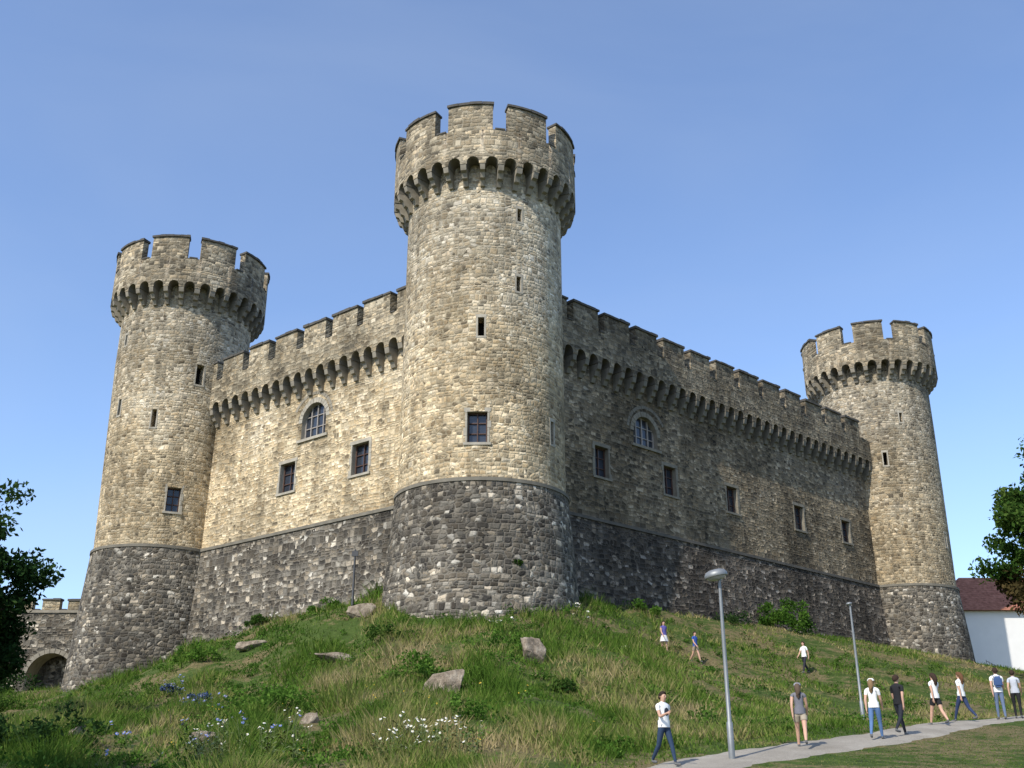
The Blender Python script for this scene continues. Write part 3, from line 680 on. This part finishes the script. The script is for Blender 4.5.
# ------------------------------------------------------------------ people
MC={}
def cloth(c,rough=.85):
    if c not in MC: MC[c]=simple('cloth_%d'%len(MC),c,rough,.12,14,.15,0,.2)
    return MC[c]
M_skin=simple('skin',(.50,.30,.21),.55,.08,10,.3); M_eye=simple('eye_dark',(.03,.02,.02),.4,.1); M_lip=simple('lips',(.35,.12,.10),.5,.1)
def person(name,x,y,head,height=1.72,shirt=(.75,.75,.74),pants=(.05,.07,.13),shoes=(.12,.12,.12),hair=(.04,.025,.018),legL=.35,legR=-.3,kL=.1,kR=.35,armL=-.35,armR=.35,eL=.3,eR=.35,sleeve=.45,short=1.0,longhair=False,hat=None,skirt=None,bag=None,female=False,print_=False):
    e=empty(name); sc=height/1.72
    shw=.165 if female else .185; hw=.095 if female else .088
    J={}
    def add(k,p,r,par=None): J[k]=(Vector(p),r,par)
    add('pel',(0,0,.93),(.15,.11) if female else (.145,.105)); add('wai',(0,-.005,1.10),(.118,.09) if female else (.135,.10),'pel'); add('che',(0,0,1.30),(.155,.115),'wai'); add('nb',(0,.01,1.43),(.085,.07),'che')
    add('nk',(0,0,1.49),(.05,.052),'nb'); add('h0',(0,-.015,1.55),(.066,.075),'nk'); add('h1',(0,-.015,1.62),(.078,.098),'h0'); add('h2',(0,-.005,1.69),(.062,.075),'h1')
    for sd,la,kb,aa,eb in ((1,legL,kL,armL,eL),(-1,legR,kR,armR,eR)):
        s_='L' if sd>0 else 'R'
        hp=Vector((sd*hw,0,.88)); kn=hp+Vector((sd*.01,-math.sin(la),-math.cos(la)))*.41; b=la-kb; an=kn+Vector((0,-math.sin(b),-math.cos(b)))*.39
        add('hip'+s_,hp,(.092,.092),'pel'); add('th'+s_,hp.lerp(kn,.45),(.08,.08),'hip'+s_); add('kn'+s_,kn,(.056,.058),'th'+s_); add('cf'+s_,kn.lerp(an,.35),(.054,.056),'kn'+s_); add('an'+s_,an,(.036,.038),'cf'+s_)
        add('he'+s_,an+Vector((0,.01,-.05)),(.038,.04),'an'+s_); add('to'+s_,an+Vector((sd*.02,-.17,-.065)),(.038,.028),'he'+s_)
        sh=Vector((sd*shw,.01,1.395)); el=sh+Vector((sd*.12,-math.sin(aa),-math.cos(aa))).normalized()*.29; f=aa+eb; wr=el+Vector((-sd*.03,-math.sin(f),-math.cos(f))).normalized()*.25
        hd=wr+(wr-el).normalized()*.09
        add('sh'+s_,sh,(.058,.062),'nb'); add('ua'+s_,sh.lerp(el,.5),(.047,.048),'sh'+s_); add('el'+s_,el,(.037,.038),'ua'+s_); add('fa'+s_,el.lerp(wr,.35),(.038,.038),'el'+s_); add('wr'+s_,wr,(.024,.026),'fa'+s_); add('pa'+s_,hd,(.035,.018),'wr'+s_)
    names=list(J); idx={k:i for i,k in enumerate(names)}
    me=bpy.data.meshes.new('sk'); me.from_pydata([J[k][0] for k in names],[(idx[J[k][2]],idx[k]) for k in names if J[k][2]],[])
    bm=bmesh.new(); bm.from_mesh(me); sl=bm.verts.layers.skin.verify(); bm.verts.ensure_lookup_table()
    for k in names: bm.verts[idx[k]][sl].radius=J[k][1]; bm.verts[idx[k]][sl].use_root=(k=='pel')
    bm.to_mesh(me); bm.free()
    ob=bpy.data.objects.new('sk',me); COL.objects.link(ob)
    ob.modifiers.new('S','SKIN').use_smooth_shade=True; ss=ob.modifiers.new('U','SUBSURF'); ss.levels=2; ss.render_levels=2
    dg=bpy.context.evaluated_depsgraph_get(); dg.update()
    bmne=bpy.data.meshes.new_from_object(ob.evaluated_get(dg)); bpy.data.objects.remove(ob)
    body=link(bmne,'body',e); bmne.materials.clear()
    for m in (M_skin,cloth(shirt),cloth(pants),cloth(shoes)): bmne.materials.append(m)
    segs=[]
    for k in names:
        p=J[k][2]
        if p: segs.append((k,p,J[p][0],J[k][0],max(J[p][1]),max(J[k][1])))
    for pl in bmne.polygons:
        c=pl.center; best=None
        for k,p,a,b,ra,rb in segs:
            ab=b-a; t_=max(0,min(1,(c-a).dot(ab)/max(ab.length_squared,1e-9))); dd=(c-(a+ab*t_)).length-(ra+(rb-ra)*t_)*.9
            if best is None or dd<best[0]: best=(dd,k,t_)
        k=best[1]; t_=best[2]; kk_=k[:2]
        if k in('nk',) : m=0 if c.z>1.455 else 1
        elif k in('h0','h1','h2'): m=0
        elif k in('wai','che','nb','pel'): m=1 if c.z>.97 else 2
        elif kk_=='sh': m=1
        elif kk_=='ua': m=1 if t_*.5<sleeve else 0
        elif kk_=='el': m=1 if .5+t_*.5<sleeve else 0
        elif kk_ in('fa','wr'): m=1 if sleeve>.95 else 0
        elif kk_=='pa': m=0
        elif kk_=='hi': m=2
        elif kk_=='th': m=2 if t_*.45<short else 0
        elif kk_=='kn': m=2 if .45+t_*.55<short else 0
        elif kk_ in('cf','an'): m=2 if short>=1 else 0
        else: m=3
        if kk_=='hi' and c.z>.97: m=1
        pl.material_index=m; pl.use_smooth=True
    g=GB()
    if short<.95:
        for s_ in 'LR':
            a=J['hip'+s_][0]; b=J['kn'+s_][0]; q=a.lerp(b,short); g.add(tube([a.lerp(b,.1),q],[.10,.092],14,False),5)
    g.add(([(.158*math.cos(6.283*k/20)*(1 if z>.95 else 1.02),.122*math.sin(6.283*k/20),z) for z in (1.06,.90) for k in range(20)],[(k,(k+1)%20,20+(k+1)%20,20+k) for k in range(20)]),6)
    if skirt:
        g.add(([(r_*math.cos(6.283*k/20),r_*.8*math.sin(6.283*k/20),z) for z,r_ in ((1.0,.14),(.85,.19),(.62,.25)) for k in range(20)],[(j_*20+k,j_*20+(k+1)%20,j_*20+20+(k+1)%20,j_*20+20+k) for j_ in (0,1) for k in range(20)]),5)
    for sd,s_ in ((1,'L'),(-1,'R')):
        wr=J['wr'+s_][0]; pa=J['pa'+s_][0]; d_=(pa-wr).normalized(); sidev=Vector((0,1,0)) - d_*d_.y; sidev.normalize(); inn=d_.cross(sidev)*(-sd)
        for i,(o_,L_) in enumerate(((-.027,.062),(-.009,.072),(.009,.068),(.026,.052))):
            b0=pa+sidev*o_-d_*.01; p1=b0+d_*L_*.5+inn*.004; p2=p1+(d_*.8+inn*.6).normalized()*L_*.5
            g.add(tube([b0,p1,p2],[.0095,.0088,.007],6),0)
        b0=wr+d_*.035-sidev*.02; g.add(tube([b0,b0+(d_-sidev*1.0).normalized()*.03,b0+(d_*1.2-sidev*.8).normalized()*.062],[.012,.0105,.008],6),0)
    hc=Vector((0,-.015,1.625))
    g.add(([(0,-.122,1.598),(-.014,-.098,1.595),(.014,-.098,1.595),(0,-.104,1.64),(0,-.100,1.588)],[(0,1,3),(0,3,2),(0,4,1),(0,2,4)]),0)
    def sph(c_,r_,mi,n1=8,n2=12,zlo=-1,sx=1,sy=1,sz=1):
        V=[];F=[]
        for i in range(n1+1):
            ph_=math.acos(max(-1,1-(1-zlo)*i/n1))
            for k in range(n2): t_=6.283*k/n2; V.append((c_[0]+r_*sx*math.sin(ph_)*math.cos(t_),c_[1]+r_*sy*math.sin(ph_)*math.sin(t_),c_[2]+r_*sz*math.cos(ph_)))
        for i in range(n1):
            for k in range(n2): F.append((i*n2+k,i*n2+(k+1)%n2,(i+1)*n2+(k+1)%n2,(i+1)*n2+k))
        g.add((V,F),mi)
    for sx in(-.03,.03): sph((sx,-.098,1.628),.010,2)
    sph((0,-.096,1.573),.012,3,6,8,-1,1.9,.6,.45)
    for sx in(-.082,.082): sph((sx,.0,1.615),.022,0,6,8,-1,.4,.7,1.3)
    if print_: sph((0.01,-.105,1.26),.075,7,8,12,-1,1.0,.25,1.3)
    Rm=Matrix.Translation(hc+Vector((0,.018,.012)))@Matrix.Rotation(-.75,4,'X')
    V=[];F=[]; n1,n2=9,18
    for i in range(n1+1):
        ph_=math.acos(1-(1.12)*i/n1)
        for k in range(n2):
            t_=6.283*k/n2; jt=1+.03*math.sin(5*t_+i); V.append((.096*math.sin(ph_)*math.cos(t_)*jt,.118*math.sin(ph_)*math.sin(t_)*jt,.108*math.cos(ph_)*jt))
    for i in range(n1):
        for k in range(n2): F.append((i*n2+k,i*n2+(k+1)%n2,(i+1)*n2+(k+1)%n2,(i+1)*n2+k))
    g.add((V,F),1,Rm)
    if longhair: g.add(tube([(0,.06,1.68),(0,.095,1.60),(0,.105,1.50),(0,.12,1.38),(0,.12,1.30)],[.06,.085,.08,.06,.02],12),1)
    if hat:
        sph((0,-.005,1.655),.104,4,6,16,.0,1,1.12,.85)
        if hat[0]=='brim': g.add(revolve([(.10,.0),(.15,-.012),(.15,-.018),(.10,-.008)],20),4,Matrix.Translation((0,-.005,1.66)))
        else: g.add(([(-.07,-.10,1.66),(.07,-.10,1.66),(.055,-.19,1.645),(-.055,-.19,1.645)],[(0,1,2,3)]),4)
    if bag:
        bm2=bmesh.new(); bmesh.ops.create_cube(bm2,size=1); bmesh.ops.bevel(bm2,geom=bm2.edges[:],offset=.2,segments=3,affect='EDGES')
        V=[(v.co.x*.27,v.co.y*.14+.18,v.co.z*.38+1.24) for v in bm2.verts]; bm2.verts.index_update(); F=[tuple(v.index for v in f.verts) for f in bm2.faces]; bm2.free(); g.add((V,F),7)
        for sx in(-.1,.1): g.add(tube([(sx,.13,1.40),(sx,.02,1.475),(sx,-.11,1.38),(sx,-.115,1.22),(sx*1.3,.06,1.1)],[.016]*5,6),7)
    g.build('head_hands_details',[M_skin,cloth(hair),M_eye,M_lip,cloth(hat[1]) if hat else M_skin,cloth(pants),cloth(shirt),cloth(bag) if bag else cloth((.03,.035,.05))],e)
    low=min(min(J['to'+s_][0].z-.028 for s_ in 'LR'),min(J['he'+s_][0].z-.035 for s_ in 'LR'))
    e.scale=(sc,sc,sc); e.rotation_euler=(0,0,head); e.location=(x,y,h1(x,y)+(.05 if pathdist(x,y)[0]<1.1 else 0)-low*sc)
WH=(.78,.78,.76); NAVY=(.03,.045,.10); JEAN=(.09,.16,.30); BLK=(.02,.02,.022)
A_=math.radians
person('walking_man',3.56,25.5,A_(35),1.66,WH,(.03,.05,.09),hair=(.03,.02,.015),armL=-.3,armR=.45,eL=.3,eR=1.4,print_=True,legL=.35,legR=-.3)
person('walking_woman',7.75,29.2,A_(165),1.68,(.16,.16,.18),(.34,.29,.22),hair=(.10,.07,.05),short=.42,sleeve=.2,female=True,longhair=True,hat=('cap',(.25,.25,.27)),legL=.35,legR=-.35)
person('walking_woman.001',10.5,31.4,A_(150),1.70,WH,JEAN,female=True,hair=(.2,.13,.07),hat=('cap',(.75,.74,.70)),legL=-.25,legR=.3,kL=.3,kR=.05,sleeve=.5,longhair=True)
person('walking_man.001',11.7,32.7,A_(125),1.76,BLK,(.025,.027,.035),sleeve=.6,armL=.3,armR=-.3,legL=.4,legR=-.35)
person('walking_woman.002',14.2,36.2,A_(200),1.68,WH,BLK,female=True,short=.5,longhair=True,sleeve=.35)
person('walking_woman.003',15.8,37.9,A_(-150),1.70,WH,NAVY,female=True,longhair=True,hair=(.12,.06,.03),legL=.45,legR=-.4,sleeve=.6)
person('standing_man',17.7,39.2,A_(170),1.78,WH,(.12,.16,.24),legL=.1,legR=-.1,kL=0,kR=.05,bag=(.05,.09,.2))
person('standing_woman',18.5,39.6,A_(150),1.68,(.45,.47,.52),BLK,female=True,legL=.1,legR=-.1,kR=.05)
person('hillside_woman',8.2,57,A_(20),1.68,(.10,.09,.28),(.62,.60,.58),female=True,longhair=True,sleeve=.2,skirt=True,short=.4,legL=.15,legR=-.15)
person('hillside_boy',9.85,57,A_(40),1.62,(.04,.09,.32),(.30,.24,.16),short=.5)
person('hillside_man',16.2,59,A_(-60),1.72,WH,(.03,.03,.04),sleeve=.5)

# ------------------------------------------------------------------ light, sky, camera
EL=math.radians(43); sx_,sy_=-.585,-.811
sd=Vector((sx_*math.cos(EL),sy_*math.cos(EL),math.sin(EL)))
sun=bpy.data.lights.new('sun','SUN'); sun.energy=5.0; sun.angle=math.radians(.5); sun.color=(1,.94,.84)
so=bpy.data.objects.new('sun',sun); COL.objects.link(so); so.rotation_euler=sd.to_track_quat('Z','Y').to_euler()
w=bpy.data.worlds.new('World'); scene.world=w; w.use_nodes=True; nt=w.node_tree; bg=nt.nodes['Background']
sk=nt.nodes.new('ShaderNodeTexSky'); sk.sky_type='NISHITA'; sk.sun_disc=False; sk.sun_elevation=EL; sk.sun_rotation=math.atan2(sx_,sy_)%(2*math.pi); sk.air_density=1.0; sk.dust_density=.8; sk.ozone_density=2.0
tc=nt.nodes.new('ShaderNodeTexCoord'); mp_=nt.nodes.new('ShaderNodeMapping'); mp_.inputs['Scale'].default_value=(1.2,1.2,3.0); nt.links.new(tc.outputs['Generated'],mp_.inputs[0])
nzn=nt.nodes.new('ShaderNodeTexNoise'); nzn.inputs['Scale'].default_value=1.6; nzn.inputs['Detail'].default_value=6; nzn.inputs['Distortion'].default_value=.5; nt.links.new(mp_.outputs[0],nzn.inputs[0])
mr=nt.nodes.new('ShaderNodeMapRange'); mr.inputs[1].default_value=.40; mr.inputs[2].default_value=.80; mr.inputs[3].default_value=.05; mr.inputs[4].default_value=.22; nt.links.new(nzn.outputs[0],mr.inputs[0])
gn=nt.nodes.new('ShaderNodeMix'); gn.data_type='RGBA'; gn.blend_type='MULTIPLY'; gn.inputs[0].default_value=1; nt.links.new(sk.outputs[0],gn.inputs[6]); gn.inputs[7].default_value=(1.5,1.60,1.80,1)
mx=nt.nodes.new('ShaderNodeMix'); mx.data_type='RGBA'; nt.links.new(mr.outputs[0],mx.inputs[0]); nt.links.new(gn.outputs[2],mx.inputs[6]); mx.inputs[7].default_value=(4.4,5.2,6.4,1)
nt.links.new(mx.outputs[2],bg.inputs[0]); bg.inputs[1].default_value=.135
cam=bpy.data.cameras.new('camera'); cam.sensor_width=36; cam.lens=1035/1024*36; cam.clip_end=6000
co=bpy.data.objects.new('camera',cam); COL.objects.link(co); co.location=(0,0,0); co.rotation_euler=(math.radians(90+21),0,0); scene.camera=co
scene.view_settings.view_transform='Standard'; scene.view_settings.look='None'; scene.view_settings.exposure=0
